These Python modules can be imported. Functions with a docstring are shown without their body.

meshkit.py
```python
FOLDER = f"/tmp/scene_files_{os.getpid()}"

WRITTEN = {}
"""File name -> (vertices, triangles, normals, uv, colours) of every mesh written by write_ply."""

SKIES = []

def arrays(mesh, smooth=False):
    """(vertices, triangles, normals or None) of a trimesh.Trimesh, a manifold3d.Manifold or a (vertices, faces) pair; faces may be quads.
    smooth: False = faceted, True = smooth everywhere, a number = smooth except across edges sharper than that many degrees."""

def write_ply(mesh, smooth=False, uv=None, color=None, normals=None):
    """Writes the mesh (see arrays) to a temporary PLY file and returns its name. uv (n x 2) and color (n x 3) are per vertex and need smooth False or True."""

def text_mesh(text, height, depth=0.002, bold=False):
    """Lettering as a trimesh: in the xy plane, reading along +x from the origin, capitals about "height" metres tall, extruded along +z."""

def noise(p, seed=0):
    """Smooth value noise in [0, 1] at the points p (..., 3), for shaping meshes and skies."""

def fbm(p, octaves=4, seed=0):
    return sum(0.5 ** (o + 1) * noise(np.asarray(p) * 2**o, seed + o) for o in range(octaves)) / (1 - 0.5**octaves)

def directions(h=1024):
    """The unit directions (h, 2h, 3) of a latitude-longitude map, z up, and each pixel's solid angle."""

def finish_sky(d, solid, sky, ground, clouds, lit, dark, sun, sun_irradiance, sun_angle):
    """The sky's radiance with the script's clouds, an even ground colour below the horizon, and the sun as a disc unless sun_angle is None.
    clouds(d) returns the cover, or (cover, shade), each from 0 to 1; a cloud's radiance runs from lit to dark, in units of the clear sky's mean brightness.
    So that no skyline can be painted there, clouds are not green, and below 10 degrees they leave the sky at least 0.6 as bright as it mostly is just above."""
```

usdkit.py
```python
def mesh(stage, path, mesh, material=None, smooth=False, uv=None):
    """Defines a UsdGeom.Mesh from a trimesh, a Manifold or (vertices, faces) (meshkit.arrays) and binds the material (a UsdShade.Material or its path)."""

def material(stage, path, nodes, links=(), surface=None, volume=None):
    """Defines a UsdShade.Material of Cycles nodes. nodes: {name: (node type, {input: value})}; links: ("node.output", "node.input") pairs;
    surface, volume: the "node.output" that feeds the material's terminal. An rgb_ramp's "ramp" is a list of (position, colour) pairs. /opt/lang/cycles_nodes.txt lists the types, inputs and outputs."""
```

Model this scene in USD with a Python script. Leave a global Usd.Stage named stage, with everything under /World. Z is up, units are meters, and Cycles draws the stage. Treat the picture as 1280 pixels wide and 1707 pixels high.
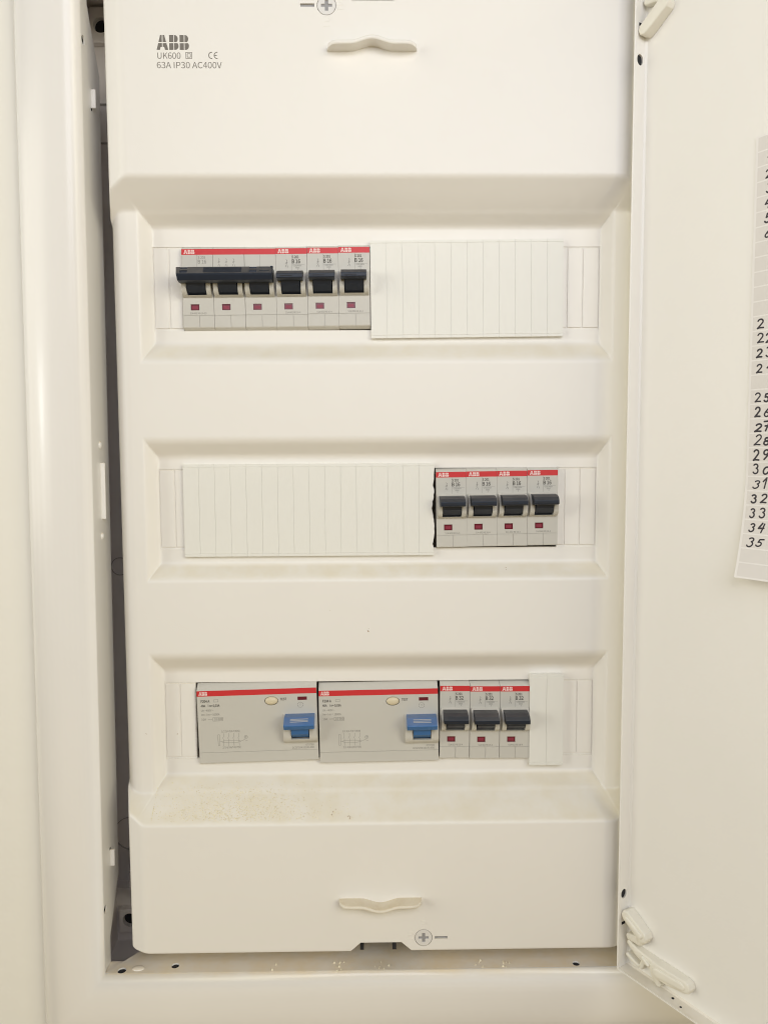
import math, random
import numpy as np, trimesh, manifold3d as m3, usdkit, meshkit
from shapely.geometry import Polygon, LineString, Point, box as sbox
from shapely.ops import unary_union
from shapely import affinity
from pxr import Usd, UsdGeom, UsdLux, UsdShade, Gf, Sdf

random.seed(7)
rng = np.random.default_rng(7)
stage = Usd.Stage.CreateInMemory()
UsdGeom.SetStageUpAxis(stage, UsdGeom.Tokens.z)
UsdGeom.SetStageMetersPerUnit(stage, 1.0)
UsdGeom.Xform.Define(stage, '/World')
UsdGeom.Scope.Define(stage, '/World/Looks')

# ------------------------------------------------------------------ camera
# x right, y into the wall, z up; y = 0 is the plane of the breakers' front faces; the camera looks at them from 0.438 m
PITCH, YAW, ROLL, DIST, FOCAL = math.radians(4.35), math.radians(0.8), math.radians(-0.28), 0.438, 1282.0
fwd = np.array([math.sin(YAW) * math.cos(PITCH), math.cos(YAW) * math.cos(PITCH), -math.sin(PITCH)])
rt = np.cross(fwd, [0, 0, 1.0]); rt /= np.linalg.norm(rt)
up = np.cross(rt, fwd)
rt, up = math.cos(ROLL) * rt + math.sin(ROLL) * up, math.cos(ROLL) * up - math.sin(ROLL) * rt
cam = UsdGeom.Camera.Define(stage, '/World/camera')
M = np.eye(4); M[:3, 0], M[:3, 1], M[:3, 2], M[:3, 3] = rt, up, -fwd, (0, -DIST, 0)
cam.AddTransformOp().Set(Gf.Matrix4d(*M.T.ravel().tolist()))
cam.CreateHorizontalApertureAttr(36.0)
cam.CreateVerticalApertureAttr(36.0 * 1024 / 767)
cam.CreateFocalLengthAttr(36.0 * FOCAL / 1280.0)
cam.CreateClippingRangeAttr((0.02, 50.0))
cam.CreateExposureAttr(-0.03)

# ------------------------------------------------------------------ lights (added unseen fills for the room's light, a window to the left behind the camera)
def rect_lamp(name, at, aim, w, h, radiance, color):
    l = UsdLux.RectLight.Define(stage, '/World/' + name)
    z = np.array(at, float) - np.array(aim, float); z /= np.linalg.norm(z)
    x = np.cross([0, 0, 1.0], z)
    x = np.array([1.0, 0, 0]) if np.linalg.norm(x) < 1e-6 else x / np.linalg.norm(x)
    y = np.cross(z, x)
    m = np.eye(4); m[:3, 0], m[:3, 1], m[:3, 2], m[:3, 3] = x, y, z, at
    l.AddTransformOp().Set(Gf.Matrix4d(*m.T.ravel().tolist()))
    l.CreateWidthAttr(w); l.CreateHeightAttr(h); l.CreateIntensityAttr(radiance); l.CreateColorAttr(Gf.Vec3f(*color))
    return l
rect_lamp('front_fill', (0.12, -0.80, 0.36), (0.0, 0.0, 0.12), 0.75, 0.40, 4.35, (0.89, 0.905, 1.0))  # added unseen fill near the camera, makes the top brighter than the bottom
rect_lamp('left_fill', (-2.2, -0.9, 0.5), (0.2, -0.2, 0.0), 2.2, 1.8, 2.75, (1.0, 0.95, 0.80))  # added fill standing in for light off the room's left side
rect_lamp('right_fill', (2.0, -1.7, 0.5), (-0.2, 0.0, 0.0), 1.8, 1.8, 0.5, (1.0, 0.98, 0.97))  # weak added fill so the left lip gets some light
rect_lamp('right_front_fill', (1.0, -1.2, 0.3), (-0.2, 0.0, 0.05), 0.8, 0.8, 4.5, (1.0, 0.93, 0.68))  # added warm fill from the front right, not a fixture of the room
rect_lamp('floor_bounce_fill', (0.0, -1.2, -1.35), (0, -0.1, 0.0), 3.0, 1.6, 0.52, (1.0, 0.71, 0.28))  # added warm fill standing in for bounce off the floor
rect_lamp('window_lamp', (-1.45, -1.0, 0.15), (-0.1, 0, 0.03), 0.10, 0.20, 32.0, (0.93, 0.98, 1.0))

# ------------------------------------------------------------------ materials
MAT = {}
def paint(name, color, rough=0.45, spec=0.5, vary=0.03, vscale=40.0, bump=0.0, bscale=900.0, dust=None, coat=0.0, speck=None):
    c = np.array(color, float)
    nodes = {'geo': ('geometry', {}), 'nz': ('noise_texture', {'scale': vscale, 'detail': 3.0, 'roughness': 0.55}),
             'mx': ('mix_color', {'a': tuple(c * (1 - vary)), 'b': tuple(np.minimum(c * (1 + vary), 1))}),
             'p': ('principled_bsdf', {'roughness': rough, 'specular_ior_level': spec, 'coat_weight': coat})}
    links = [('geo.position', 'nz.vector'), ('nz.fac', 'mx.fac')]
    out = 'mx.result'
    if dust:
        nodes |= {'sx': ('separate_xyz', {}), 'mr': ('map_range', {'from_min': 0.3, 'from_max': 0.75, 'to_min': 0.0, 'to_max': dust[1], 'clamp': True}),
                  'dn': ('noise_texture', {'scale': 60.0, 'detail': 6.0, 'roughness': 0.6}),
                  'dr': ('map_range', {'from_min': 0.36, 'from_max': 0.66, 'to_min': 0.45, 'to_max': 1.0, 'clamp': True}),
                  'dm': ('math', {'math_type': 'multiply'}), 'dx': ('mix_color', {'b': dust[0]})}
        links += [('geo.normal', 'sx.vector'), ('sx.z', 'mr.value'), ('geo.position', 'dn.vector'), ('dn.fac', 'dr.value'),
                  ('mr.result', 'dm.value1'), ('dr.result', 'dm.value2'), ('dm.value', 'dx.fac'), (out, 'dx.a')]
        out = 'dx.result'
    if speck:
        nodes |= {'sn': ('noise_texture', {'scale': speck[1], 'detail': 2.0, 'roughness': 0.6}),
                  'sr': ('map_range', {'from_min': 0.66, 'from_max': 0.76, 'to_min': 0.0, 'to_max': speck[2], 'clamp': True}),
                  'sm': ('mix_color', {'b': speck[0]})}
        links += [('geo.position', 'sn.vector'), ('sn.fac', 'sr.value'), ('sr.result', 'sm.fac'), (out, 'sm.a')]
        out = 'sm.result'
    links.append((out, 'p.base_color'))
    if bump:
        nodes |= {'bn': ('noise_texture', {'scale': bscale, 'detail': 2.0}), 'bp': ('bump', {'strength': 1.0, 'distance': bump})}
        links += [('geo.position', 'bn.vector'), ('bn.fac', 'bp.height'), ('bp.normal', 'p.normal')]
    MAT[name] = usdkit.material(stage, '/World/Looks/' + name, nodes, links, surface='p.BSDF')
DUST = (0.74, 0.66, 0.47)
paint('white_steel', (0.855, 0.835, 0.8), 0.25, 0.5, 0.012, 25, 0.00003, 500, dust=((0.84, 0.70, 0.47), 0.8))
paint('door_steel', (0.855, 0.835, 0.785), 0.42, 0.5, 0.012, 18, 0.00004, 500, dust=((0.68, 0.61, 0.46), 0.6))
paint('cover_plastic', (0.85, 0.828, 0.78), 0.42, 0.45, 0.012, 22, 0.00002, 1500, dust=(DUST, 0.6))
paint('sandy_plastic', (0.8, 0.75, 0.64), 0.6, 0.35, 0.05, 300, 0.0001, 1500, dust=((0.60, 0.50, 0.33), 0.8))
paint('blank_plastic', (0.815, 0.81, 0.755), 0.45, 0.45, 0.015, 35, 0.00002, 1500)
paint('bracket_plastic', (0.82, 0.79, 0.69), 0.5, 0.4, 0.05, 120, 0.00005, 900)
paint('breaker_plastic', (0.585, 0.57, 0.52), 0.42, 0.45, 0.02, 60, 0.00002, 2500)
paint('seam_shadow', (0.16, 0.155, 0.14), 0.7, 0.2)
paint('red_print', (0.62, 0.040, 0.045), 0.4, 0.4, 0.03)
paint('dark_red_window', (0.15, 0.018, 0.030), 0.25, 0.5, 0.15, 700)
paint('red_flag', (0.27, 0.035, 0.06), 0.35, 0.4, 0.1, 500)
paint('black_plastic', (0.010, 0.016, 0.029), 0.42, 0.45, 0.2, 300, 0.00003, 2500, dust=((0.13, 0.125, 0.12), 0.55))  # dust argument here only mixes paler grey into up-facing faces
paint('tie_plastic', (0.010, 0.016, 0.029), 0.42, 0.45, 0.2, 300, 0.00003, 2500, dust=((0.22, 0.205, 0.185), 0.8))  # as black_plastic, with a stronger pale grey on up-facing facets
paint('navy_plastic', (0.004, 0.012, 0.028), 0.55, 0.25, 0.15, 300)
paint('blue_plastic', (0.035, 0.140, 0.36), 0.38, 0.5, 0.06, 300, 0.00003, 2500, dust=((0.30, 0.32, 0.40), 0.35))  # up-facing faces mixed to a paler blue-grey
paint('cream_plastic', (0.70, 0.62, 0.44), 0.4, 0.5, 0.03)
paint('grey_print', (0.20, 0.185, 0.165), 0.6, 0.2)
paint('device_print', (0.11, 0.105, 0.095), 0.6, 0.2)
paint('faint_print', (0.21, 0.20, 0.18), 0.6, 0.2)
paint('white_print', (0.86, 0.66, 0.63), 0.5, 0.3)
paint('light_print', (0.62, 0.61, 0.57), 0.5, 0.3)
paint('box_plastic', (0.90, 0.845, 0.80), 0.55, 0.4, 0.05, 40, 0.0001, 300)
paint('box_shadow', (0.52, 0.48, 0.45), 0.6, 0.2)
paint('hole_dark', (0.03, 0.03, 0.033), 0.7, 0.2)
paint('screw_plastic', (0.76, 0.745, 0.72), 0.35, 0.5, 0.03, 300)
paint('screw_grey', (0.34, 0.335, 0.34), 0.5, 0.4)
paint('plaster', (0.865, 0.845, 0.775), 0.75, 0.25, 0.015, 14, 0.0003, 90)
paint('crumbs', (0.84, 0.78, 0.60), 0.9, 0.1, 0.2, 800)
paint('ochre_grains', (0.70, 0.61, 0.40), 0.9, 0.1, 0.2, 800)
paint('brown_specks', (0.35, 0.22, 0.10), 0.9, 0.1, 0.2, 800)
paint('paper', (0.84, 0.815, 0.78), 0.75, 0.2, 0.02, 60)
paint('cell_grey', (0.745, 0.715, 0.675), 0.75, 0.2, 0.03, 60)
paint('ink', (0.050, 0.045, 0.052), 0.6, 0.3, 0.3, 900)

# ------------------------------------------------------------------ helpers: meshes are written in world millimetres
used = {}
def numbered(parent, name):
    k = (parent, name); n = used.get(k, 0); used[k] = n + 1
    return f'{parent}/{name}' + (f'_{n:03d}' if n else '')
ORIGIN = {}
def tag(p, label=None, cat=None, group=None, kind=None):
    for k, v in (('label', label), ('category', cat), ('group', group), ('kind', kind)):
        if v: p.SetCustomDataByKey(k, v)
def thing(name, label, cat, at, group=None, tilt=0.0):
    """An Xform at the thing's base; tilt (degrees) turns it in the plane of the wall."""
    path = numbered('/World', name)
    x = UsdGeom.Xform.Define(stage, path)
    x.AddTranslateOp().Set(Gf.Vec3d(*(np.array(at, float) / 1000)))
    if tilt: x.AddRotateYOp().Set(-tilt)
    ORIGIN[path] = np.array(at, float)
    tag(x.GetPrim(), label, cat, group)
    return path
def obj(name, mesh, mat, parent='/World', smooth=30, label=None, local=False):
    path = numbered(parent, name)
    if hasattr(mesh, 'to_mesh'):
        k = mesh.to_mesh(); mesh = trimesh.Trimesh(k.vert_properties[:, :3], k.tri_verts, process=False)
    mesh = mesh.copy()
    o = ORIGIN.get(parent, np.zeros(3)); ORIGIN[path] = o
    mesh.vertices = (np.asarray(mesh.vertices, float) - (0 if local else o)) / 1000
    usdkit.mesh(stage, path, mesh, MAT[mat], smooth=smooth)
    if label: tag(stage.GetPrimAtPath(path), label)
    return path
cat_ = trimesh.util.concatenate
def mb(x0, x1, y0, y1, z0, z1):
    return m3.Manifold.cube([x1 - x0, y1 - y0, z1 - z0]).translate([x0, y0, z0])
def tm(man):
    k = man.to_mesh(); return trimesh.Trimesh(k.vert_properties[:, :3], k.tri_verts, process=False)
def bx(x0, x1, y0, y1, z0, z1):
    return tm(mb(x0, x1, y0, y1, z0, z1))
def rbox(x0, x1, y0, y1, z0, z1, r=0.4):
    """A box with chamfered edges."""
    a = mb(x0 + r, x1 - r, y0 + r, y1 - r, z0, z1); b = mb(x0 + r, x1 - r, y0, y1, z0 + r, z1 - r); c = mb(x0, x1, y0 + r, y1 - r, z0 + r, z1 - r)
    return m3.Manifold.batch_hull([a, b, c])
def ex_x(poly_yz, x0, x1):
    """Extrudes a polygon given in (y, z) along x."""
    p = Polygon(poly_yz) if not hasattr(poly_yz, 'exterior') else poly_yz
    c = np.array(p.exterior.coords)[:-1]
    if p.exterior.is_ccw is False: c = c[::-1]
    m = m3.CrossSection([c]).extrude(x1 - x0)          # (y, z, x)
    return m.transform(np.array([[0, 0, 1, x0], [1, 0, 0, 0], [0, 1, 0, 0]], float))
def ex_y(poly_xz, y0, y1):
    """Extrudes a polygon (or several) given in (x, z) from y0 to y1."""
    out = []
    for g in getattr(poly_xz, 'geoms', [poly_xz]):
        if g.is_empty or g.area < 1e-6: continue
        t = trimesh.creation.extrude_polygon(g, y1 - y0, engine='earcut')
        v = t.vertices; t.vertices = np.stack([v[:, 0], y1 - v[:, 2], v[:, 1]], 1)
        out.append(t)
    return cat_(out)
def cyl_y(x, z, r, y0, y1, n=32):
    return m3.Manifold.cylinder(y1 - y0, r, r, n).rotate([-90, 0, 0]).translate([x, y0, z])
from PIL import Image, ImageDraw, ImageFont
import glob
_fonts = {}
def letters(s, bold=False):
    """Lettering as a polygon, capitals 1 high."""
    if 'f' not in _fonts:
        _fonts['f'] = ImageFont.truetype(sorted(glob.glob('/opt/blender-*/*/datafiles/fonts/Noto Sans CJK Regular.woff2') + glob.glob('/opt/blender-*/*/datafiles/fonts/Inter.woff2'))[-1], 150)
    k = (s, bold)
    if k not in _fonts:
        f = _fonts['f']; st = 5 if bold else 0
        x0, y0, x1, y1 = f.getbbox(s, anchor='ls', stroke_width=st)
        im = Image.new('L', (x1 - x0 + 8, y1 - y0 + 8))
        ImageDraw.Draw(im).text((4 - x0, 4 - y0), s, 255, f, anchor='ls', stroke_width=st)
        on = np.pad(np.asarray(im) > 127, ((0, 0), (1, 1))).astype(np.int8)
        r, a = np.nonzero(np.diff(on, axis=1) == 1); e = np.nonzero(np.diff(on, axis=1) == -1)[1]
        g = unary_union([sbox(p, -q - 1, t, -q) for p, q, t in zip(a, r, e)]).buffer(.8).buffer(-.8).simplify(.8)
        cap = -f.getbbox('H', anchor='ls')[1]
        _fonts[k] = affinity.affine_transform(g, [1 / cap, 0, 0, 1 / cap, -4 / cap, (4 - y0) / cap])
    return _fonts[k]
def text_mesh(s, h, d, bold=False):
    g = affinity.scale(letters(s, bold), h, h, origin=(0, 0))
    return cat_([trimesh.creation.extrude_polygon(q, d, engine='earcut') for q in getattr(g, 'geoms', [g])])
def text(s, x, z, h, y, align='l', bold=False, squeeze=1.0, d=0.03):
    """Flat lettering on the plane y, its baseline at z and capitals h high."""
    t = text_mesh(s, h, d, bold); v = t.vertices.copy(); v[:, 0] *= squeeze
    w = v[:, 0].max()
    v[:, 0] += x - (w if align == 'r' else w / 2 if align == 'c' else 0)
    t.vertices = np.stack([v[:, 0], y - v[:, 2], v[:, 1] + z], 1)
    return t
def lines(segs, y, w=0.12, d=0.03):
    return ex_y(unary_union([LineString(s).buffer(w / 2, cap_style=2) for s in segs]), y - d, y)
def logo_poly(x, z, h, w):
    """The three split block letters of the maker's mark: x, z lower left, h high, w wide in all."""
    a = Polygon([(0, 0), (0.30, 1), (0.62, 1), (0.92, 0), (0.66, 0), (0.60, .20), (0.32, .20), (0.26, 0)])
    b = unary_union([sbox(0, 0, .45, 1), Point(.42, .74).buffer(.26), Point(.46, .27).buffer(.27), sbox(.3, 0, .46, .54), sbox(.3, .48, .42, 1)])
    letters = [a, affinity.translate(b, 1.0), affinity.translate(b, 1.0 + .82)]
    g = unary_union(letters)
    cuts = unary_union([sbox(-1, .455, 4, .53), sbox(.43, -1, .49, 2), sbox(1.33, -1, 1.39, 2), sbox(2.15, -1, 2.21, 2)])
    g = g.difference(cuts)
    b0 = g.bounds
    g = affinity.translate(g, -b0[0], 0)
    g = affinity.scale(g, w / (b0[2] - b0[0]), h, origin=(0, 0))
    return affinity.translate(g, x, z)

# ------------------------------------------------------------------ the wall
hole = sbox(-186, -337.6, 192, 290)
wall_poly = sbox(-1500, -1300, 1500, 1100).difference(hole)
obj('wall', ex_y(wall_poly, 0.0, 30.0), 'plaster', smooth=False)
tag(stage.GetPrimAtPath('/World/wall'), 'off-white plaster wall at the left edge beside the steel frame', 'wall', kind='structure')

# ------------------------------------------------------------------ the flush cabinet: frame, box in the wall, door
cab = thing('distribution_cabinet', 'white steel distribution cabinet set flush in the wall with its door swung open', 'cabinet', (0, 0, -340))
IL, IR, IB, IT = -154.3, 162.0, -299.3, 258.0
def lean(t):
    """The frame sits a little askew: its left side leans."""
    v = np.asarray(t.vertices).copy()
    w = np.clip((60 - v[:, 0]) / 200, 0, 1)
    v[:, 0] += 0.0075 * (v[:, 2] + 20) * w
    t.vertices = v
    return t
prof = [(0, -12.5), (0.1, -13.6), (0.6, -15.2), (1.5, -16.8), (2.9, -18.3), (4.7, -19.4), (6.8, -20.0), (9.5, -20.2), (13, -20.0), (17, -19.5), (21, -18.6), (25, -17.2), (29, -15.1), (33, -12.0), (36.3, -8.3), (38.6, -4.4), (39.4, -1.6), (39.4, -0.3), (1.0, -0.3), (1.0, -12.5)]
corners = [(IL, IB, -1, -1), (IR, IB, 1, -1), (IR, IT, 1, 1), (IL, IT, -1, 1)]
V = np.array([[cx + sx * o, y, cz + sz * o * (1.16 if sz < 0 else 1.0)] for (cx, cz, sx, sz) in corners for (o, y) in prof])
n = len(prof); Fc = []
for i in range(4):
    j = (i + 1) % 4
    for a in range(n):
        b = (a + 1) % n
        Fc += [[i * n + a, i * n + b, j * n + b], [i * n + a, j * n + b, j * n + a]]
ring = trimesh.Trimesh(V, Fc, process=False)
if ring.volume < 0: ring.invert()
frame = m3.Manifold(m3.Mesh(ring.vertices.astype(np.float32), ring.faces.astype(np.uint32)))
def lip_z(x0, x1, poly):                       # upright lip, polygon in (y, z)
    return ex_x(poly, x0, x1)
frame = frame + lip_z(IL - 1.0, IL, [(-12.5, IB), (-12.5, IT), (14, IT - 46), (14, IB + 47)]) + lip_z(IR, IR + 1.0, [(-12.5, IB), (-12.5, IT), (14, IT - 46), (14, IB + 47)])
def lip_x(z0, z1, sgn):
    c = [(IL - .5, -12.5), (IR + .5, -12.5), (IR - 19, 14), (IL + 19, 14)]
    return m3.CrossSection([np.array(c)]).extrude(z1 - z0).translate([0, 0, z0])
frame = frame + lip_x(IB - 1.0, IB, 1) + lip_x(IT, IT + 1.0, 1)
def cyl_z(x, y, r, z0, z1): return m3.Manifold.cylinder(z1 - z0, r, r, 24).translate([x, y, z0])
def cyl_x(y, z, r, x0, x1): return m3.Manifold.cylinder(x1 - x0, r, r, 24).rotate([0, 90, 0]).translate([x0, y, z])
for x, y, r in ((-145.6, -10.2, 2.5), (-115.8, -6.6, 2.3), (117.4, -9.6, 2.1)):
    frame = frame - cyl_z(x, y, r, IB - 18, IB + 3)
for y, z, r in ((-9.5, 220, 2.4), (-10.0, -262, 2.4)):
    frame = frame - cyl_x(y, z, r, IL - 16, IL + 3)
fr = obj('frame', lean(tm(frame)), 'white_steel', cab, smooth=32)
for (z0, z1) in ((189.5, 199.5), (-242, -232), (-36.5, -4.5)):      # bent catch tabs on the left lip
    t = tm(rbox(IL - .3, IL + 2.2, 0.6, 1.9, z0, z1, .25))
    obj('catch_tab', lean(t), 'white_steel', fr)
    if z1 - z0 < 20:
        obj('slot', lean(bx(IL - .2, IL + .08, -.6, 1.0, z0 - 1.7 if z0 > 0 else z1 + .2, z0 - .2 if z0 > 0 else z1 + 1.7)), 'hole_dark', fr)
for z in (5.6, -46.2):
    s = trimesh.creation.icosphere(2, 2.1); s.apply_scale([.5, 1, 1]); s.apply_translation([IL, 0.5, z])
    obj('rivet', lean(s), 'white_steel', fr)
for x, y, r in ((-145.6, -10.2, 2.5), (-115.8, -6.6, 2.3), (117.4, -9.6, 2.1)):
    obj('hole_shade_disc', lean(tm(cyl_z(x, y, r + .3, IB - 1.6, IB - .9))), 'hole_dark', fr)  # dark disc put in as the shade inside a white-walled hole
for y, z, r in ((-9.5, 220, 2.4), (-10.0, -262, 2.4)):
    obj('hole_shade_disc', lean(tm(cyl_x(y, z, r + .3, IL - 1.6, IL - .8))), 'hole_dark', fr)  # same dark disc, shade for the holes of the left lip
s = trimesh.creation.icosphere(2, 3.0); s.apply_scale([1.2, .8, .35]); s.apply_translation([-138.6, -8.5, IB])
obj('paint_blob', s, 'white_steel', fr)

# the plastic box in the wall behind
BXL, BXR, BZB, BZT, BY = -178.0, 184.0, -334.5, 281.0, 72.0
boxm = mb(BXL - 2.5, BXR + 2.5, 3.0, BY + 2.5, BZB - 2.5, BZT + 2.5) - mb(BXL, BXR, 0, BY, BZB, BZT)
wb = obj('wall_box', boxm, 'box_plastic', cab)
def boss(x0, x1, z0, z1, hx, hz):
    b = rbox(x0, x1, 66, BY, z0, z1, .8) - cyl_y(hx, hz, 4.7, 60, 71)
    p = obj('mounting_boss', b, 'box_plastic', wb)
    obj('screw_hole', cyl_y(hx, hz, 4.6, 69.5, 71.2), 'hole_dark', p)
boss(-175.0, -140, -326, -309.5, -167.6, -316.6)
boss(-175.5, -140, 257.5, 279, -168.3, 267.8)
boss(150, 178, -326, -309.5, 172, -316.6)
def ring_y(x, z, r, w, y, d=.8): return ex_y(Point(x, z).buffer(r, 32).difference(Point(x, z).buffer(r - w, 32)), y - d, y)
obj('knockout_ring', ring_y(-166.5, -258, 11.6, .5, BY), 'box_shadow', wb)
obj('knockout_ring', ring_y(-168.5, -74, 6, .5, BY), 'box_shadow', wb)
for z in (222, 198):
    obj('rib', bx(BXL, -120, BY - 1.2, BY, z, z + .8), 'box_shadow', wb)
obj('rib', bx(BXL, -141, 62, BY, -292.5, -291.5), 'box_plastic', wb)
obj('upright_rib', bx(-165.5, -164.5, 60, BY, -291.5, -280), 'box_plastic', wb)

# the open door: s runs along its width from the hinge, n is its inner normal, z up
dd, nn = np.array([0.53075, -0.84753, 0]), np.array([-0.84753, -0.53075, 0])
FL = 8.7
DS = 0.976                                     # millimetres per door unit
H = np.array([135.2, -30.0, 0]) - FL * DS * nn  # the sheet's hinge edge: the door hangs 10 mm clear of the cover
def on_door(t):
    t = t.copy() if not hasattr(t, 'to_mesh') else tm(t)
    v = np.asarray(t.vertices) * DS; t.vertices = H + v[:, :1] * dd + v[:, 1:2] * nn + v[:, 2:] * [0, 0, 1.0]
    if np.linalg.det(np.stack([dd, nn, [0, 0, 1]])) < 0: t.invert()
    return t
DW, DB, DT = 300.0, -295.2, 262.0
door = mb(-.9, DW + .9, -.9, 0, DB - .9, DT + .9) + rbox(-.9, 0, -.9, FL, DB - .9, DT + .9, .25) + rbox(DW, DW + .9, -.9, FL, DB - .9, DT + .9, .25) + mb(-.3, DW + .3, -.9, FL - .2, DB - .9, DB) + mb(-.3, DW + .3, -.9, FL - .2, DT, DT + .9)
bead = ex_x([(-.2, 0), (.9, 0), (0, .9), (-.2, .9)], 0, DW).translate([0, 0, DB]) + m3.CrossSection([np.array([(-.2, -.2), (1.1, -.2), (-.2, 1.1)])]).extrude(DT - DB).translate([0, 0, DB])
door = door + bead
def cyl_s(n_, z, r, ov=1.0): return m3.Manifold.cylinder(6, r, r, 24).scale([ov, 1, 1]).rotate([0, 90, 0]).translate([-3, n_, z])
door = door - cyl_s(4.6, 206.5, 2.3, 1.25) - cyl_s(4.6, -252.0, 2.2, 1.25)
dr = obj('door', on_door(door), 'door_steel', cab, smooth=32)
obj('hole_slot', on_door(rbox(-.05, .12, 3.2, 6.0, 223.4, 225.0, .02)), 'hole_dark', dr)
obj('hole_slot', on_door(rbox(-.05, .12, 3.2, 6.0, -270.2, -268.6, .02)), 'hole_dark', dr)
for z in (206.5, -252):
    obj('hole_shade_plate', on_door(bx(-1.35, -1.0, 1.9, 7.0, z - 2.8, z + 2.8)), 'hole_dark', dr)  # dark plate added behind the hole to stand for its inner shade
def chain(pts):
    out = m3.Manifold()
    for (a, b) in zip(pts[:-1], pts[1:]):
        h = []
        for (s_, n_, z_, r_) in (a, b):
            h += [m3.Manifold.sphere(min(r_, .9), 12).translate([s_ + dx, q, z_ + dz]) for q in (0.6, n_) for dx, dz in [(max(r_ - .9, 0) * math.cos(t), max(r_ - .9, 0) * math.sin(t)) for t in np.linspace(0, 2 * math.pi, 9)[:-1]]]
        out = out + m3.Manifold.batch_hull(h)
    return out
lever = chain([(3.4, 6.0, -263.2, 3.3), (13.2, 5.2, -270.4, 3.7)]) + chain([(13.4, 4.2, -271.2, 3.2), (10.5, 3.6, -275.0, 2.6), (3.4, 3.2, -276.2, 2.0)])
obj('hinge_lever', on_door(lever), 'bracket_plastic', dr)
obj('lever_rib', on_door(chain([(4.6, 7.0, -264.0, 1.5), (12.6, 6.3, -269.8, 1.9)])), 'bracket_plastic', dr)
arm = chain([(23.5, 5.4, -284.2, 4.3), (31, 5.6, -284.0, 4.2), (41, 4.6, -283.4, 3.5)]) + chain([(3.6, 3.0, -279.8, 1.7), (9.5, 3.6, -282.2, 2.4), (16, 4.4, -282.8, 3.0), (23.5, 4.6, -283.6, 3.4)]) + chain([(3.0, 3.6, -287.2, 1.3), (9.5, 3.2, -289.8, 1.4)]) + chain([(13.0, 2.6, -286.2, 1.6), (11.6, 2.6, -289.8, 1.5)]) + chain([(22.0, 4.4, -287.5, 2.8), (23.5, 3.4, -291.6, 2.4)])
obj('hinge_arm', on_door(arm), 'bracket_plastic', dr)
obj('arm_plate', on_door(chain([(24.5, 6.5, -284.4, 2.6), (39.5, 5.6, -283.6, 2.2)]) + chain([(14.5, 5.6, -281.6, .9), (18.5, 6.0, -283.8, .9)])), 'bracket_plastic', dr)
lever2 = chain([(3.2, 6.0, 220.4, 3.2), (14.0, 5.2, 228.2, 3.7)]) + chain([(14.0, 4.2, 229.2, 3.2), (10.5, 3.6, 234, 2.6), (3, 3.2, 235, 2.2)])
obj('hinge_lever', on_door(lever2), 'bracket_plastic', dr)
arm2 = chain([(4.5, 4.6, 245.0, 2.6), (12.5, 5.0, 246.5, 3.4), (20, 5.2, 246.6, 3.6), (43, 4.2, 245.0, 3.1)])
obj('hinge_arm', on_door(arm2), 'bracket_plastic', dr)
for (s_, n_, r_) in ((33, 3.4, .75), (39.5, 5.6, .6)):
    obj('pin_hole', on_door(m3.Manifold.cylinder(.25, r_, r_, 12).translate([s_, n_, DB - .05])), 'hole_dark', dr)

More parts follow.
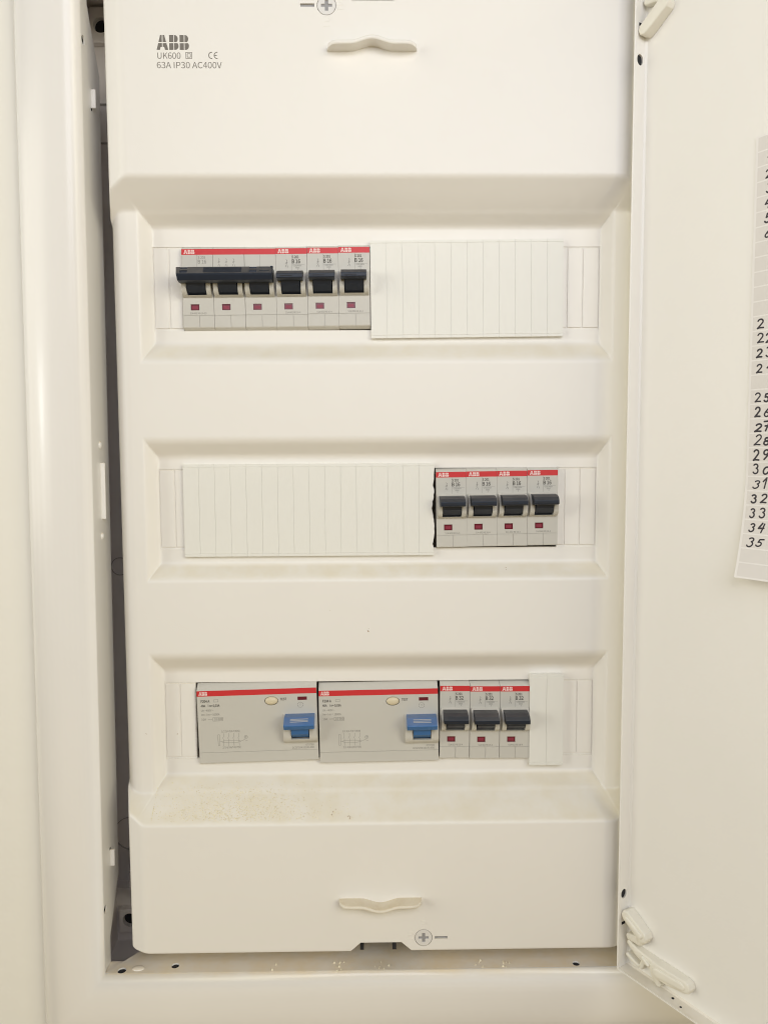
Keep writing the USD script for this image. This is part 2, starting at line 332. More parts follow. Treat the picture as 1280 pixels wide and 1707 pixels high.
# ------------------------------------------------------------------ handwritten circuit chart stuck on the door
chart = thing('circuit_chart', 'long grey-ruled paper strip with handwritten circuit numbers stuck inside the door, lower end curling off', 'paper chart', tuple(H + 62 * dd + np.array([0, 0, -58.0])))
P0, P1 = -60.2, 146.4
def curl(z): return 0.35 + 7.2 * np.clip((-6 - z) / 54.0, 0, None) ** 2
def on_paper(t, lift):
    t = t.copy(); v = np.asarray(t.vertices)
    z = v[:, 2]; nrm = curl(z) + lift + v[:, 1]
    t.vertices = H + DS * (v[:, :1] * dd + nrm[:, None] * nn + z[:, None] * [0, 0, 1.0])
    return t
def grid(s0, s1, z0, z1, nz, th=.12):
    zs = np.linspace(z0, z1, nz + 1); Vs, Fs = [], []
    for z in zs: Vs += [(s0, 0, z), (s1, 0, z), (s1, th, z), (s0, th, z)]
    for i in range(nz):
        a = 4 * i
        for k in range(4): Fs += [[a + k, a + 4 + k, a + 4 + (k + 1) % 4], [a + k, a + 4 + (k + 1) % 4, a + (k + 1) % 4]]
    Fs += [[0, 1, 2], [0, 2, 3]]; a = 4 * nz; Fs += [[a, a + 2, a + 1], [a, a + 3, a + 2]]
    t = trimesh.Trimesh(Vs, Fs, process=False); t.fix_normals(); return t
obj('sheet', on_paper(grid(64.0, 190.0, P0, P1, 40), 0), 'paper', chart)
ROW = (P1 - P0 - 1.0) / 30
rows_ = ['', '1', '2', '3', '4', '5', '6', '', '', '', '', '', '21', '22', '23', '24', ''] + [str(k) for k in range(25, 36)] + ['', '']
def arc(cx, cz, rx, rz, a0, a1, k=12): return [(cx + rx * math.cos(math.radians(a)), cz + rz * math.sin(math.radians(a))) for a in np.linspace(a0, a1, k)]
DIG = {'0': [arc(.5, .7, .38, .55, 60, 430, 22)], '1': [[(.15, .85), (.6, 1.35), (.5, 0)]],
       '2': [arc(.45, 1.0, .38, .36, 160, -35) + [(.35, .3), (.08, .02), (.4, .08), (.95, .05)]],
       '3': [arc(.4, 1.05, .34, .28, 150, -70) + arc(.42, .4, .40, .38, 75, -150)],
       '4': [[(.55, 1.3), (.1, .55), (.9, .62)], [(.85, 1.2), (.6, -.05)]],
       '5': [[(.95, 1.28), (.35, 1.22), (.25, .75)] + arc(.42, .42, .40, .38, 100, -150)],
       '6': [[(.8, 1.3), (.3, .75)] + arc(.46, .35, .34, .33, 165, 480, 18)],
       '7': [[(.08, 1.22), (.9, 1.28), (.4, 0)], [(.25, .66), (.8, .7)]],
       '8': [arc(.5, 1.0, .3, .3, -60, 270, 18) + arc(.45, .38, .38, .36, 80, -250, 18)],
       '9': [arc(.45, .95, .36, .32, 20, 360, 18) + [(.75, .5), (.35, 0)]]}
for k, lab in enumerate(rows_):
    zt = P1 - 0.5 - k * ROW; zb = zt - ROW
    obj('row_cell', on_paper(grid(65.2, 188.5, zb + .32, zt - .32, 4, .03), .12), 'cell_grey', chart)
    s0 = 67.6 if len(lab) == 2 else 69.3
    segs = []
    for q, ch in enumerate(lab):
        hz, wz, sl0, bz = random.uniform(2.6, 3.7), random.uniform(2.7, 3.5), random.uniform(.0, .34), random.uniform(-.3, .35)
        for st in DIG[ch]:
            jx, jz, sl = random.uniform(-.25, .25), random.uniform(-.25, .25), random.uniform(.12, .24)
            segs.append(LineString([(s0 + q * 4.5 + jx + (x + sl0 * z) * wz, zb + 1.0 + bz + jz * .4 + z * hz) for x, z in st]).buffer(random.uniform(.33, .42), 6))
    if segs:
        g = unary_union(segs)
        t = ex_y(g, 0, .04); t = t.subdivide_to_size(1.5) if hasattr(t, 'subdivide_to_size') else t
        v = t.vertices.copy(); v[:, 1] = .04 - v[:, 1]; t.vertices = v; t.invert()
        obj('handwritten_number', on_paper(t, .16), 'ink', chart, smooth=False)

# ------------------------------------------------------------------ the white plastic cover
cover = thing('cover_panel', 'white moulded plastic cover panel with three recessed breaker rows and grip ledges', 'cover panel', (2.5, 20, -283.5))
CL, CR, CB, CT = -143.4, 148.6, -283.4, 240.3
REC = [dict(zt=126.2, zb=61.8, st=9 / 6.6, sb=9 / 9.5), dict(zt=-1.4, zb=-63.2, st=9 / 9.0, sb=9 / 7.4), dict(zt=-124.9, zb=-187.8, st=9 / 9.8, sb=9 / 7.2)]
RL, RR = -122.6, 129.0
def smin(a, b, k):
    h = np.clip(.5 + .5 * (b - a) / k, 0, 1); return b * (1 - h) + a * h - k * h * (1 - h)
def relief(x, z):
    dx = np.minimum(x - CL, CR - x)
    def edge(w, drop): q = np.clip(1 - dx / w, 0, 1); return drop * (np.sqrt(np.clip(1 - q * q, 0, 1)) - 1)
    pil = 6 + edge(10, 8)
    top = smin(20 + 0 * x, 6 + (z - 132.6) * 1.0, 1.6)
    bot = smin(20 + 0 * x, 6 + (-195.2 - z) * 14 / 12.3, 1.6)
    big = np.maximum(top, bot)
    big = smin(big, smin(2.6 + dx * 3.1, 12.4 + dx * .58, 1.6), 1.6)
    h = -smin(-pil, -big, 1.2)
    h = h - 1.0 * np.clip(1 - (z - CB) / 1.0, 0, 1) ** 2 - 1.0 * np.clip(1 - (CT - z) / 1.0, 0, 1) ** 2
    for r in REC:
        d = np.maximum(np.maximum(2.0 * (RL - x), 2.2 * (x - RR)), np.maximum(r['st'] * (z - r['zt']), r['sb'] * (r['zb'] - z)))
        d = -smin(-d, 0 * x, 2.2)
        h = smin(h, -3.0 + d, 2.6)
    return h
def dense(lo, hi, zones, fine=.55, coarse=9.0):
    out, x = [lo], lo
    while x < hi - 1e-6:
        x = min(x + (fine if any(a - 1 <= x <= b for a, b in zones) else min([coarse] + [a - x for a, b in zones if a > x])), hi); out.append(x)
    return np.array(out)
xs = dense(CL, CR, [(CL, -118), (124, CR)])
zs = dense(CB, CT, [(CB, CB + 2), (-212, -180), (-130, -110), (-74, -57), (-6, 12), (48, 68), (120, 152), (CT - 2, CT)])
X, Z = np.meshgrid(xs, zs, indexing='ij')
Hh = relief(X, Z)
nx, nz = X.shape
front = np.stack([X, -Hh, Z], -1).reshape(-1, 3)
back = front + [0, 2.2, 0]
idx = np.arange(nx * nz).reshape(nx, nz)
q = np.stack([idx[:-1, :-1], idx[1:, :-1], idx[1:, 1:], idx[:-1, 1:]], -1).reshape(-1, 4)
ft = np.vstack([q[:, [0, 1, 2]], q[:, [0, 2, 3]]])
loop = np.concatenate([idx[:, 0], idx[-1, 1:], idx[-2::-1, -1], idx[0, -2:0:-1]])
lo_, hi_ = loop, np.roll(loop, -1); N = nx * nz
side = np.vstack([np.stack([lo_, lo_ + N, hi_ + N], 1), np.stack([lo_, hi_ + N, hi_], 1)])
shell = trimesh.Trimesh(np.vstack([front, back]), np.vstack([ft, ft[:, ::-1] + N, side]), process=False)
if shell.volume < 0: shell.invert()
sh = m3.Manifold(m3.Mesh(shell.vertices.astype(np.float32), shell.faces.astype(np.uint32)))
sh = sh + mb(CL, CL + 1.8, 2.6, 20, CB, CT) + mb(CR - 1.8, CR, 2.6, 20, CB, CT) + mb(CL + 11, CR - 11, -17.5, 16, CB + .6, CB + 2.4) + mb(CL + 11, CR - 11, -17.5, 16, CT - 2.4, CT - .6)
OPEN = [(-105.9, 106.6, 69.6, 115.6), (-105.9, 105.8, -54.3, -8.3), (-104.3, 110.0, -178.2, -132.6)]
for (x0, x1, z0, z1) in OPEN:
    sh = sh - mb(-122.2, 128.4, 0, 3.55, z0, z1) - mb(x0, x1, -1, 12, z0, z1)
# edges: notches top and bottom, cut corners
sh = sh - m3.Manifold.batch_hull([mb(-8.6, 14.6, -40, 40, -279, -277.8), mb(-15.2, 21.2, -40, 40, CB - 6, CB - .1)])
sh = sh - m3.Manifold.batch_hull([mb(-9.6, 12.2, -40, 40, 234.7, 236), mb(-16, 19, -40, 40, CT + .1, CT + 6)])
for sx, ex in ((CL, 1), (CR, -1)):
    for sz_, ez in ((CB, 1), (CT, -1)):
        pts = [(0, 0), (9.5, 0), (8.6, .03), (6.9, .35), (4.3, 1.7), (1.8, 2.5), (.6, 3.5), (0, 4.8)]
        if ez < 0: pts = [(p * .35, q * .35) for p, q in pts]
        g = Polygon([(sx - ex * .01 + ex * a, sz_ + ez * b) for a, b in pts] + [(sx - ex * 3, sz_ + ez * 4.8), (sx - ex * 3, sz_ - ez * 3), (sx + ex * 9.5, sz_ - ez * 3)]).buffer(0)
        c = np.array(g.exterior.coords)[:-1]
        if not g.exterior.is_ccw: c = c[::-1]
        sh = sh - m3.CrossSection([c]).extrude(80).transform(np.array([[1, 0, 0, 0], [0, 0, -1, 40], [0, 1, 0, 0]], float))
SCREWS = [(27.2, -275.4, 1), (-22.7, 232.3, -1)]
for (sx, sz_, e) in SCREWS:
    sh = sh - cyl_y(sx, sz_, 5.05, -30, -18.6)
    a, b = sorted((sx + e * 6.3, sx + e * 13.6))
    sh = sh - mb(a, b, -30, -18.7, sz_ - .85, sz_ + .85)
sp = obj('shell', sh, 'cover_plastic', cover, smooth=28)
for (sx, sz_, e) in SCREWS:
    disc = cyl_y(sx, sz_, 4.7, -19.85, -17) - mb(sx - 2.9, sx + 2.9, -21, -19.2, sz_ - .75, sz_ + .75) - mb(sx - .9, sx + .9, -21, -19.0, sz_ - 2.7, sz_ + 2.7)
    k = obj('screw', disc, 'screw_plastic', cover)
    obj('cross_slot', cat_([bx(sx - 2.85, sx + 2.85, -19.3, -19.15, sz_ - .72, sz_ + .72), bx(sx - .87, sx + .87, -19.35, -19.12, sz_ - 2.65, sz_ + 2.65)]), 'screw_grey', k)
    a, b = sorted((sx + e * 6.4, sx + e * 13.5))
    obj('slot_floor', bx(a, b, -18.95, -18.6, sz_ - .8, sz_ + .8), 'screw_grey', cover)
    for (lx, lz, op) in ((sx - e * 7.2, sz_ + e * .9, 0), (sx, sz_ + e * 9.2, 1)):    # raised padlock marks
        r = [[(lx - 1.5, lz - 1.3), (lx + 1.5, lz - 1.3), (lx + 1.5, lz + 1.0), (lx - 1.5, lz + 1.0), (lx - 1.5, lz - 1.3)], [(lx + .9, lz + 1.0), (lx + .9 + .8 * op, lz + 2.4), (lx - .8 + 1.6 * op, lz + 2.6)]]
        obj('padlock_mark', lines(r, -19.95, .32, .18), 'cover_plastic', cover)
def ledge(cx, z0, sgn, rough):
    """A wavy grip ledge standing out of the panel."""
    us = np.concatenate([np.linspace(-23.4, -18, 12), np.linspace(-17, 17, 41), np.linspace(18, 23.4, 12)])
    Vs, Fs = [], []
    for u in us:
        e = max(0, (abs(u) - 16.5) / 6.9); dep = 8.4 * math.sqrt(max(0.002, 1 - e ** 2.6)); th = 1.9
        bump = sgn * 2.5 * (math.cos(math.pi * min(abs(u), 11.5) / 11.5) * .5 + .5)
        a = z0 + bump
        for (dy, dz) in ((2.0, 0), (-dep + .5, 0), (-dep, .5), (-dep, th - .5), (-dep + .5, th), (2.0, th)):
            Vs.append((cx + u, -20 + dy, a + sgn * dz))
    k = 6
    for i in range(len(us) - 1):
        for j in range(k):
            a, b = i * k + j, i * k + (j + 1) % k
            Fs += [[a, b, b + k], [a, b + k, a + k]]
    for o in (0, (len(us) - 1) * k): Fs += [[o, o + j, o + j + 1] for j in range(1, k - 1)]
    t = trimesh.Trimesh(Vs, Fs, process=False); t.fix_normals(); return t
obj('grip_ledge', ledge(0.8, 209.2, 1, 0), 'cover_plastic', cover, smooth=35)
obj('grip_ledge', ledge(2.7, -251.4, -1, 1), 'sandy_plastic', cover, smooth=35, label='lower grip ledge dusted with sand')
obj('maker_logo', ex_y(logo_poly(-111.0, 209.8, 7.4, 16.8), -20.04, -19.9), 'grey_print', cover, smooth=False)
obj('type_print', cat_([text('UK600', -111.1, 205.4, 3.05, -20.0, squeeze=1.0), text('63A IP30 AC400V', -111.3, 200.7, 3.05, -20.0, squeeze=1.06)]), 'grey_print', cover, smooth=False)
sq = [[(-95.9, 205.5), (-92.9, 205.5), (-92.9, 208.6), (-95.9, 208.6), (-95.9, 205.5)], [(-95.2, 206.2), (-93.6, 206.2), (-93.6, 207.9), (-95.2, 207.9), (-95.2, 206.2)]]
obj('insulation_mark', lines(sq, -20.0, .3), 'grey_print', cover, smooth=False)
ce = [arc(-82.6, 207.1, 1.5, 1.55, 80, 280), arc(-79.8, 207.1, 1.5, 1.55, 80, 280), [(-81.2, 207.1), (-79.9, 207.1)]]
obj('conformity_mark', lines(ce, -20.0, .42), 'grey_print', cover, smooth=False)
for (x0, x1, z0, z1) in OPEN:                                        # break-out strips left in the cover
    for a, b in ((-121.7, -113.7), (-113.0, x0 - .35), (x1 + .3, 109.9), (110.4, 118.6), (119.2, 127.8)):
        if b - a > .8: obj('breakout_strip', rbox(a, b, 2.98, 4.2, z0 + (1.2 if a > -115 or True else 0), z1 - .6, .2), 'cover_plastic', cover, smooth=False)
for x in (-8.0, 10.7):
    obj('support_post', bx(x - 1.1, x + 1.1, -15, -4, -285.5, -275.0), 'hole_dark', cover, smooth=False)

# ------------------------------------------------------------------ devices: drawn at x from the left side, z from the top of the red band
def face(e, lip=True):
    if lip: return [(4.0, 2.0), (0.25, 0.15), (0, -0.3), (0, -e + .3), (0.3, -e), (2.5, -e), (2.5, -42.4), (45, -42.4), (45, 2.5)]
    return [(4.0, 2.0), (0.25, 0.15), (0, -0.3), (0, -e + 1.9), (0.25, -e + 1.4), (3.2, -e), (45, -e), (45, 2.5)]
def cheeks(x0, x1, top=-12.8, bot=-26.6, out=5.6, k=14):
    pts = [(1.0, top)] + [(-out * math.sin(math.pi * min(t, .62)) ** .8 if t < .62 else -out * (math.sin(math.pi * .62) ** .8) * (1 - ((t - .62) / .38) ** 2.2) ** .6, top + (bot - top) * t) for t in np.linspace(0.02, .995, k)] + [(1.0, bot)]
    return ex_x(pts, x0, x1)
def module_body(x0, w, e=44.6, slit=True):
    b = ex_x(face(e, e < 44), x0 + .1, x0 + w - .1) + cheeks(x0 + .75, x0 + w - .75)
    b = b - mb(x0 + 3.3, x0 + 14.2, -20, 5, -25.7, -14.2)
    b = b - mb(x0 - 1, x0 + w + 1, -.35, .35, -36.5, -36.25)
    if slit: b = b - mb(x0 + w * .53, x0 + w * .53 + .2, -.4, .4, -45, -36.3)
    b = b - mb(x0 + 4.4, x0 + 9.2, -1, 1.2, -33.6, -30.2)
    return b
def rnd(poly, r=.5): return Polygon(poly).buffer(-r).buffer(r, 6)
def stem(x0, x1): return ex_x(rnd([(3.5, -14.3), (-7.5, -14.6), (-8.8, -17.5), (-7.0, -21.4), (-3.2, -24.4), (0.5, -25.5), (4.5, -25.5)], .3), x0, x1)
def bar(x0, x1): return ex_x(rnd([(1.2, -13.6), (-7.0, -13.9), (-10.2, -14.9), (-11.9, -16.6), (-11.9, -18.8), (-9.0, -19.5), (-3.0, -18.9), (1.2, -18.0)], .6), x0, x1)
def window(parent, x0):
    w = obj('status_window', bx(x0 + 4.4, x0 + 9.2, .55, 1.0, -33.6, -30.2), 'dark_red_window', parent, local=True)
    obj('status_flag', bx(x0 + 5.1, x0 + 8.4, .48, .6, -32.9, -31.2), 'red_flag', w, local=True)
def symbol(x, z, y=0.0):
    s = [[(x, z + 1.4), (x + .5, z + .6)], [(x + .25, z + .7), (x + .25, z - 1.0)], [(x - .5, z - 1.0), (x + .5, z - 1.0)], [(x - .3, z - .3), (x + .8, z - .3)], [(x + .25, z - 1.5), (x - .5, z - 2.9)], [(x + .7, z - 2.0), (x + .7, z - 3.1)]]
    return lines(s, y, .16)
def breaker(label, cat, x, z, tilt, rating, group):
    e = 44.7 if z > 50 else 43.3 if z > -50 else 43.4
    t = thing('circuit_breaker', label, cat, (x, 0, z), group, tilt)
    o = lambda n, m, mat, par=t, **k: obj(n, m, mat, par, local=True, **k)
    o('body', module_body(0, 17.5, e), 'breaker_plastic', smooth=25)
    rb = o('red_band', bx(.12, 17.38, -.06, .2, -3.25, -.12), 'red_print', smooth=False)
    o('maker_logo', ex_y(logo_poly(1.3, -2.85, 2.3, 6.1), -.10, -.05), 'white_print', rb, smooth=False)
    o('rating_print', text(rating, 8.9, -8.3, 2.05, 0, bold=True, squeeze=.86), 'device_print', smooth=False)
    o('type_print', cat_([text('S 201', 9.1, -5.55, 1.35, 0, bold=True, squeeze=.86), symbol(5.9, -7.5)]), 'device_print', smooth=False)
    small = [text('~230/400V', 9.5, -10.0, .75, 0), text('6000', 11.0, -11.1, .75, 0), text('3', 12.0, -12.1, .75, 0)]
    o('small_print', cat_(small + [lines([[(9.3, -9.1), (16.2, -9.1)], [(9.1, -3.4), (9.1, -12.6)]], 0, .1)]), 'faint_print', smooth=False)
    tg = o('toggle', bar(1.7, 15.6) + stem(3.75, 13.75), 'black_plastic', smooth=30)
    o('toggle_root', ex_x([(3.5, -20), (2.2, -25.55), (4.8, -25.55)], 3.4, 14.1), 'navy_plastic', tg)
    o('toggle_mark', bx(3.4, 10.2, -11.95, -11.55, -17.9, -17.5), 'hole_dark', tg)
    window(t, 0)
    o('order_print', text('S1A 602 R0 16-4', 5.0, -35.7, .95, 0, squeeze=.9), 'faint_print', smooth=False)
    return t
B16 = 'single-pole breakers marked B16'
B32 = 'single-pole breakers marked B32'
breaker('grey single-pole B16 breaker touching the three-pole breaker with the black tie bar', 'breaker', -53.6, 114.25, .35, 'B 16', B16)
breaker('grey B16 breaker of the top row with a single pole on either side of it', 'breaker', -36.1, 114.55, .3, 'B 16', B16)
breaker('grey B16 breaker against the left edge of the twelve-strip white blank plate', 'breaker', -18.7, 114.9, .3, 'B 16', B16)
breaker('grey B16 breaker beside the broken edge of the widest blank plate', 'breaker', 35.7, -10.6, .6, 'B 16', B16)
breaker('grey B16 breaker second from the left in the middle row', 'breaker', 53.1, -10.3, .5, 'B 16', B16)
breaker('grey B16 breaker third from the left in the middle row', 'breaker', 70.5, -10.1, .5, 'B 16', B16)
breaker('grey B16 breaker at the right end of the middle row beside the cover strips', 'breaker', 88.0, -9.75, .4, 'B 16', B16)
breaker('grey B32 breaker touching the right-hand residual-current device', 'breaker', 38.2, -135.0, -.4, 'B 32', B32)
breaker('grey B32 breaker between two other B32 breakers in the bottom row', 'breaker', 55.7, -135.4, -.2, 'B 32', B32)
breaker('grey B32 breaker against the small two-strip blank plate', 'breaker', 73.2, -135.5, -.1, 'B 32', B32)

def ex_x_t(p, a, b): return tm(ex_x(p, a, b))
# the three-pole breaker with a tie bar over its toggles
t = thing('three_pole_breaker', 'grey three-pole breaker with a black tie bar across its three toggles', 'breaker', (-105.7, 0, 113.85), None, .3)
o = lambda n, m, mat, par=t, **k: obj(n, m, mat, par, local=True, **k)
for i in range(3):
    o('pole_body', module_body(17.4 * i, 17.4, slit=True), 'breaker_plastic', smooth=25)
    window(t, 17.4 * i)
rb = o('red_band', bx(.12, 52.1, -.06, .2, -3.25, -.12), 'red_print', smooth=False)
o('maker_logo', ex_y(logo_poly(1.3, -2.85, 2.3, 6.1), -.10, -.05), 'white_print', rb, smooth=False)
o('rating_print', text('B 16', 8.9, -8.0, 2.0, 0, squeeze=.9), 'faint_print', smooth=False)
o('type_print', cat_([text('S 203', 9.1, -5.4, 1.35, 0, squeeze=.92)] + [symbol(20.6 + 4 * i, -6.6) for i in range(3)]), 'faint_print', smooth=False)
o('order_print', text('S3A 602 R0 16-20', 4.0, -35.7, .95, 0, squeeze=.9), 'faint_print', smooth=False)
for q in (8.6, 43.4): o('seam_line', lines([[(q, -3.4), (q, -11)]], 0, .1), 'faint_print', smooth=False)
TB = rnd([(-1.0, -12.6), (-9.6, -12.2), (-10.6, -12.3), (-13.4, -16.4), (-13.2, -17.4), (-12.4, -19.8), (-9.0, -20.3), (-1, -19.6)], .4)
tie = ex_x(TB, -1.0, 51.4)
tie = tie - m3.Manifold.batch_hull([mb(-3, -1.0, -20, 0, -9.5, -9), mb(-3, .4, -20, 0, -21, -20)])
for (a, b) in ((1.7, 5.8), (39.2, 43.2)):
    tie = tie - mb(a, b, -16, -9.5, -13.5, -11.6) - mb(a, b, -16, -11.6, -15.9, -14.4)
tie = tie - mb(44.6, 50.0, -16, -10.4, -13.0, -12.5) - mb(44.6, 50.0, -16, -12.0, -15.3, -14.8)
for i in range(3): tie = tie + stem(17.4 * i + 3.7, 17.4 * i + 13.8)
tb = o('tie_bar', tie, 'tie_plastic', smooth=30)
for i in range(3): o('toggle_root', ex_x([(3.5, -20), (2.2, -25.55), (4.8, -25.55)], 17.4 * i + 3.4, 17.4 * i + 14.1), 'navy_plastic', tb)
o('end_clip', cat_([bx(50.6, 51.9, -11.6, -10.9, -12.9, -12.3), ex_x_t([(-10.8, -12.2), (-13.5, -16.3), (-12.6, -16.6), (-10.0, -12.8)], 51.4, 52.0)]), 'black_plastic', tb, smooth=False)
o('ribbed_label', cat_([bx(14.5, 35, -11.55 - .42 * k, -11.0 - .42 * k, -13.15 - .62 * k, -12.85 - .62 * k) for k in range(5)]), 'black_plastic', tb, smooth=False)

# two residual-current devices
def rcd(label, x, z, tilt, dz):
    t = thing('residual_current_device', label, 'residual-current device', (x, 0, z), 'residual-current devices in the bottom row', tilt)
    o = lambda n, m, mat, par=t, **k: obj(n, m, mat, par, local=True, **k)
    b = ex_x([(4.2, 3.4)] + face(43.3)[1:-1] + [(45, 3.4)], .15, 69.5)
    b = b + cheeks(50.0, 69.4, -15.0, -32.4, 5.2) - mb(54.4, 65.0, -20, 5, -29.0, -15.4)
    b = b - mb(-1, 71, -.35, .35, -37.0, -36.75) - mb(58.4, 63.9, -1, 1.0, -7.3, -5.2)
    cup = m3.Manifold.cylinder(3, 1, 1, 40).rotate([-90, 0, 0])
    b = b - cup.scale([4.0, 1, 2.65]).translate([43.2, -1.4, -7.2])
    o('body', b, 'breaker_plastic', smooth=25)
    rb = o('red_band', bx(.17, 69.48, -.06, .2, -3.35, -.12), 'red_print', smooth=False)
    o('maker_logo', ex_y(logo_poly(1.3, -2.9, 2.3, 5.0), -.10, -.05), 'white_print', rb, smooth=False)
    dome = trimesh.creation.icosphere(3, 1.0); dome.apply_scale([3.7, 1.5, 2.4]); dome.apply_translation([43.2, .4, -7.2])
    o('test_button', dome, 'cream_plastic', smooth=True)
    o('status_window', bx(58.4, 63.9, .4, .9, -7.3, -5.2), 'dark_red_window', smooth=False)
    o('button_print', text('TEST', 48.2, -7.0, 1.35, 0, bold=True, squeeze=.85), 'device_print', smooth=False)
    a = [arc(59.9, -10.0, 1.55, 1.55, k * 45 + 6, k * 45 + 36, 5) for k in range(8)]
    o('recycling_mark', cat_([lines(a, 0, .22), text('T', 59.9, -10.5, 1.0, 0, 'c')]), 'faint_print', smooth=False)
    o('type_print', cat_([text('F204 A', 2.2, -7.0, 1.45, 0, bold=True, squeeze=.85), text('40A', 2.2, -9.6, 1.3, 0, bold=True, squeeze=.85), text('I n= 0,03A', 6.3, -9.6, 1.3, 0, bold=True, squeeze=.85)]), 'device_print', smooth=False)
    fp = [text('Un ~400V ~', 2.2, -12.3, 1.15, 0, squeeze=.9), text('Im= I m = 1000A', 2.2, -14.8, 1.2, 0, squeeze=.9), text('10A', 2.2, -17.6, 1.2, 0), text('10 000', 9.6, -17.6, 1.2, 0)]
    fp += [lines([[(9.0, -18.1), (14.6, -18.1), (14.6, -16.0), (9.0, -16.0), (9.0, -18.1)], [(6.1, -17.0), (8.6, -17.0)], [(9.9, -6.8), (12.4, -6.8), (12.4, -5.5), (9.9, -5.5), (9.9, -6.8)]], 0, .14)]
    fp += [text('1/2 3/4 5/6 7/8(N)', 13.5, -25.0, 1.1, 0, squeeze=.88), text('2/1 4/3 6/5 8/7(N)', 13.8, -34.6, 1.1, 0, squeeze=.88)]
    seg = []
    for k in range(4):
        q = 14.6 + 3.0 * k
        seg += [[(q, -25.6), (q, -27.6), (q - .7, -28.8)], [(q, -28.9), (q, -33.2)]]
    seg += [arc(19.0, -30.6, 5.6, .7, 0, 360, 24), [(11.4, -26.4), (12.4, -26.4), (12.4, -32.8), (11.4, -32.8), (11.4, -26.4)], [(12.4, -30.6), (13.4, -30.6)], [(24.6, -30.6), (26.5, -29.8), (28.5, -30.4)], arc(27.6, -28.2, .95, .95, 0, 360, 16), [(26.9, -28.2), (28.3, -28.2)], [(27.6, -27.5), (27.6, -28.9)]]
    fp += [lines(seg, 0, .13)]
    o('wiring_print', cat_(fp), 'faint_print', smooth=False)
    o('order_print', cat_([text('070789', 67.0, -34.5, 1.05, 0, 'r'), text('2CSF204101R1400', 67.0, -36.1, 1.1, 0, 'r')]), 'faint_print', smooth=False)
    bar_ = ex_x(rnd([(1.5, -15.2), (-6.0, -15.3), (-10.6, -18.0), (-11.2, -18.8), (-9.6, -21.4), (-7, -21.8), (1.5, -20.5)], .5), 51.0, 68.2) ^ rbox(51.0, 68.2, -30, 10, -40, 0, 1.2)
    stem_ = ex_x(rnd([(3.5, -15.6), (-7.5, -16.5), (-7.5, -21), (-6.4, -25.4), (-3.0, -28.2), (4.5, -28.6)], .3), 54.8, 64.6)
    tg = o('toggle', bar_ + stem_, 'blue_plastic', smooth=30)
    o('toggle_root', bx(54.5, 64.9, -2.0, 4.8, -28.95, -28.4), 'navy_plastic', tg, smooth=False)
    o('toggle_print', cat_([bx(54.6, 64.8, -7.6 - .85 * k, -7.1 - .85 * k, -16.1 - .5 * k, -15.95 - .5 * k) for k in range(3)]), 'light_print', tg, smooth=False)
rcd('grey residual-current device with blue toggle at the left end of the bottom row, sitting askew', -103.2, -136.9, 1.35, 0)
rcd('grey residual-current device with blue toggle between its twin and the B32 breakers', -32.6, -137.3, .75, 0)

# ------------------------------------------------------------------ white blank plates clipped over unused slots
def blank(label, x0, n_, pitch, z0, z1, tilt, jag=False, y0=0.3):
    t = thing('blank_plate', label, 'blanking plate', (x0, 0, z0), 'white blank plates over unused slots', tilt)
    o = lambda n, m, mat, par=t, **k: obj(n, m, mat, par, local=True, **k)
    h = z1 - z0; w = n_ * pitch
    o('base_plate', rbox(.25, w - .25 - (1.6 if jag else 0), y0 + .24, 2.95, .3, h - .3, .2), 'blank_plastic', smooth=False)
    for k in range(n_):
        a, b = k * pitch + .08, (k + 1) * pitch - .08
        pr = [(y0 + .75, 0), (y0 + .12, .05), (y0 + .02, .2), (y0 + .02, 1.55), (y0 + .3, 1.68), (y0, 1.82), (y0, h - 1.8), (y0 + .22, h - 1.68), (y0 + .03, h - 1.55), (y0 + .08, h - .15), (y0 + .75, h)]
        m = ex_x(pr, a, b)
        if jag and k == n_ - 1:
            zj = np.linspace(-1, h + 1, 44); xj = b - np.array([abs(random.gauss(0, .22)) + 1.1 * math.exp(-((q - 27) / 6) ** 2) + .8 * math.exp(-((q - 7) / 3) ** 2) + .6 * math.exp(-((q - 41) / 3) ** 2) for q in zj])
            g = Polygon([(p, q) for p, q in zip(xj, zj)] + [(b + 2, h + 1), (b + 2, -1)])
            m = m - m3.CrossSection([np.array(g.exterior.coords)[:-1] if g.exterior.is_ccw else np.array(g.exterior.coords)[:-1][::-1]]).extrude(20).transform(np.array([[1, 0, 0, 0], [0, 0, -1, 10], [0, 1, 0, 0]], float))
        o('strip', m, 'blank_plastic', smooth=False)
blank('white blank plate of twelve strips filling the right half of the top row', -.6, 12, 9.02, 64.6, 118.6, .5)
blank('widest white blank plate, sixteen strips, with a chipped right edge in the middle row', -107.9, 16, 8.94, -58.6, -5.6, .05, jag=True)
blank('small white blank plate of two strips at the right end of the bottom row', 90.4, 2, 9.9, -182.9, -128.3, .1, y0=-1.2)

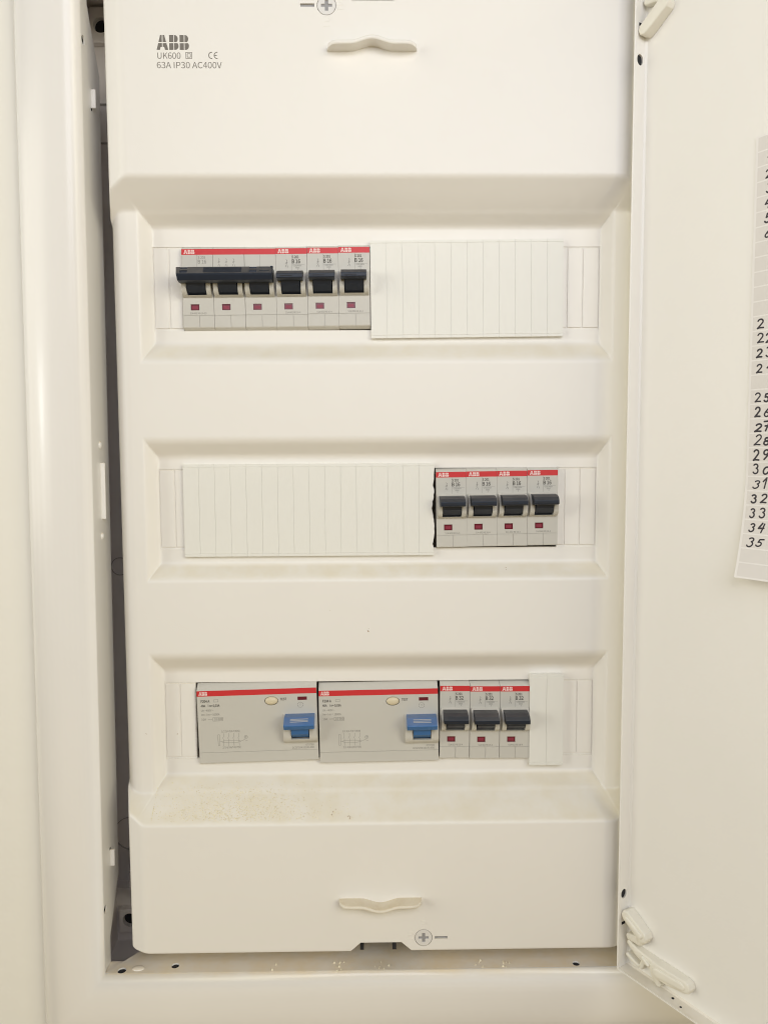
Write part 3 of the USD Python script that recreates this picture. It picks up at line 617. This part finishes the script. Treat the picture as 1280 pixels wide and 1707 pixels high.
# ------------------------------------------------------------------ sand and plaster dust that lies on the ledges
def crumbs(n_, place, size):
    out = []
    for _ in range(n_):
        p = place(); s = trimesh.creation.icosphere(0, 1.0)
        s.apply_scale(np.array([1, 1, .6]) * random.uniform(*size)); s.apply_transform(trimesh.transformations.random_rotation_matrix(rng.random(3))); s.apply_translation(p); out.append(s)
    return cat_(out)
def on_slope():
    x = random.choice([random.gauss(-85, 18), random.gauss(-85, 26), random.gauss(-70, 22)]); x = min(max(x, -126), 100)
    z = random.triangular(-206.5, -190, -205)
    return np.array([x, -float(relief(np.array(x), np.array(z))) - .02, z])
obj('sand_dust', crumbs(1300, on_slope, (.12, .42)), 'crumbs', smooth=False)
obj('sand_grains', crumbs(650, on_slope, (.1, .33)), 'ochre_grains', smooth=False)
tag(stage.GetPrimAtPath('/World/sand_grains'), 'darker ochre grains among the pale dust on the lowest slope', 'sand', kind='stuff')
tag(stage.GetPrimAtPath('/World/sand_dust'), 'pale sandy dust lying on the slope above the lowest panel', 'dust', kind='stuff')
def specks():
    x, z = random.choice([(-24, -203), (-23, -202.5), (-15, -205), (-24.5, -204)]); x += random.gauss(0, .7); z += random.gauss(0, .4)
    return np.array([x, -float(relief(np.array(x), np.array(z))), z])
obj('brown_specks', crumbs(9, specks, (.2, .4)), 'brown_specks', smooth=False)
tag(stage.GetPrimAtPath('/World/brown_specks'), 'few tiny brown specks on the slope below the left residual-current device', 'dirt', kind='stuff')
def flecks():
    x, z = random.choice([(-24.6, -89.5), (-3, -100.5), (-116, -163.5), (-131, -160), (76, -66)]); x += random.gauss(0, .5); z += random.gauss(0, .5)
    return np.array([x, -float(relief(np.array(x), np.array(z))), z])
obj('dirt_flecks', crumbs(11, flecks, (.15, .38)), 'brown_specks', smooth=False)
tag(stage.GetPrimAtPath('/World/dirt_flecks'), 'few tiny dirt flecks on the cover bands between the breaker rows', 'dirt', kind='stuff')
lipc = lambda: np.array([random.choice([2.2, 76, -20, 3, -60, 60]) + random.gauss(0, 2), random.uniform(-14, -5), IB + .2])
obj('plaster_crumbs', crumbs(26, lipc, (.25, .8)), 'crumbs', smooth=False)
tag(stage.GetPrimAtPath('/World/plaster_crumbs'), 'loose plaster crumbs on the bottom lip of the steel frame', 'crumbs', kind='stuff')
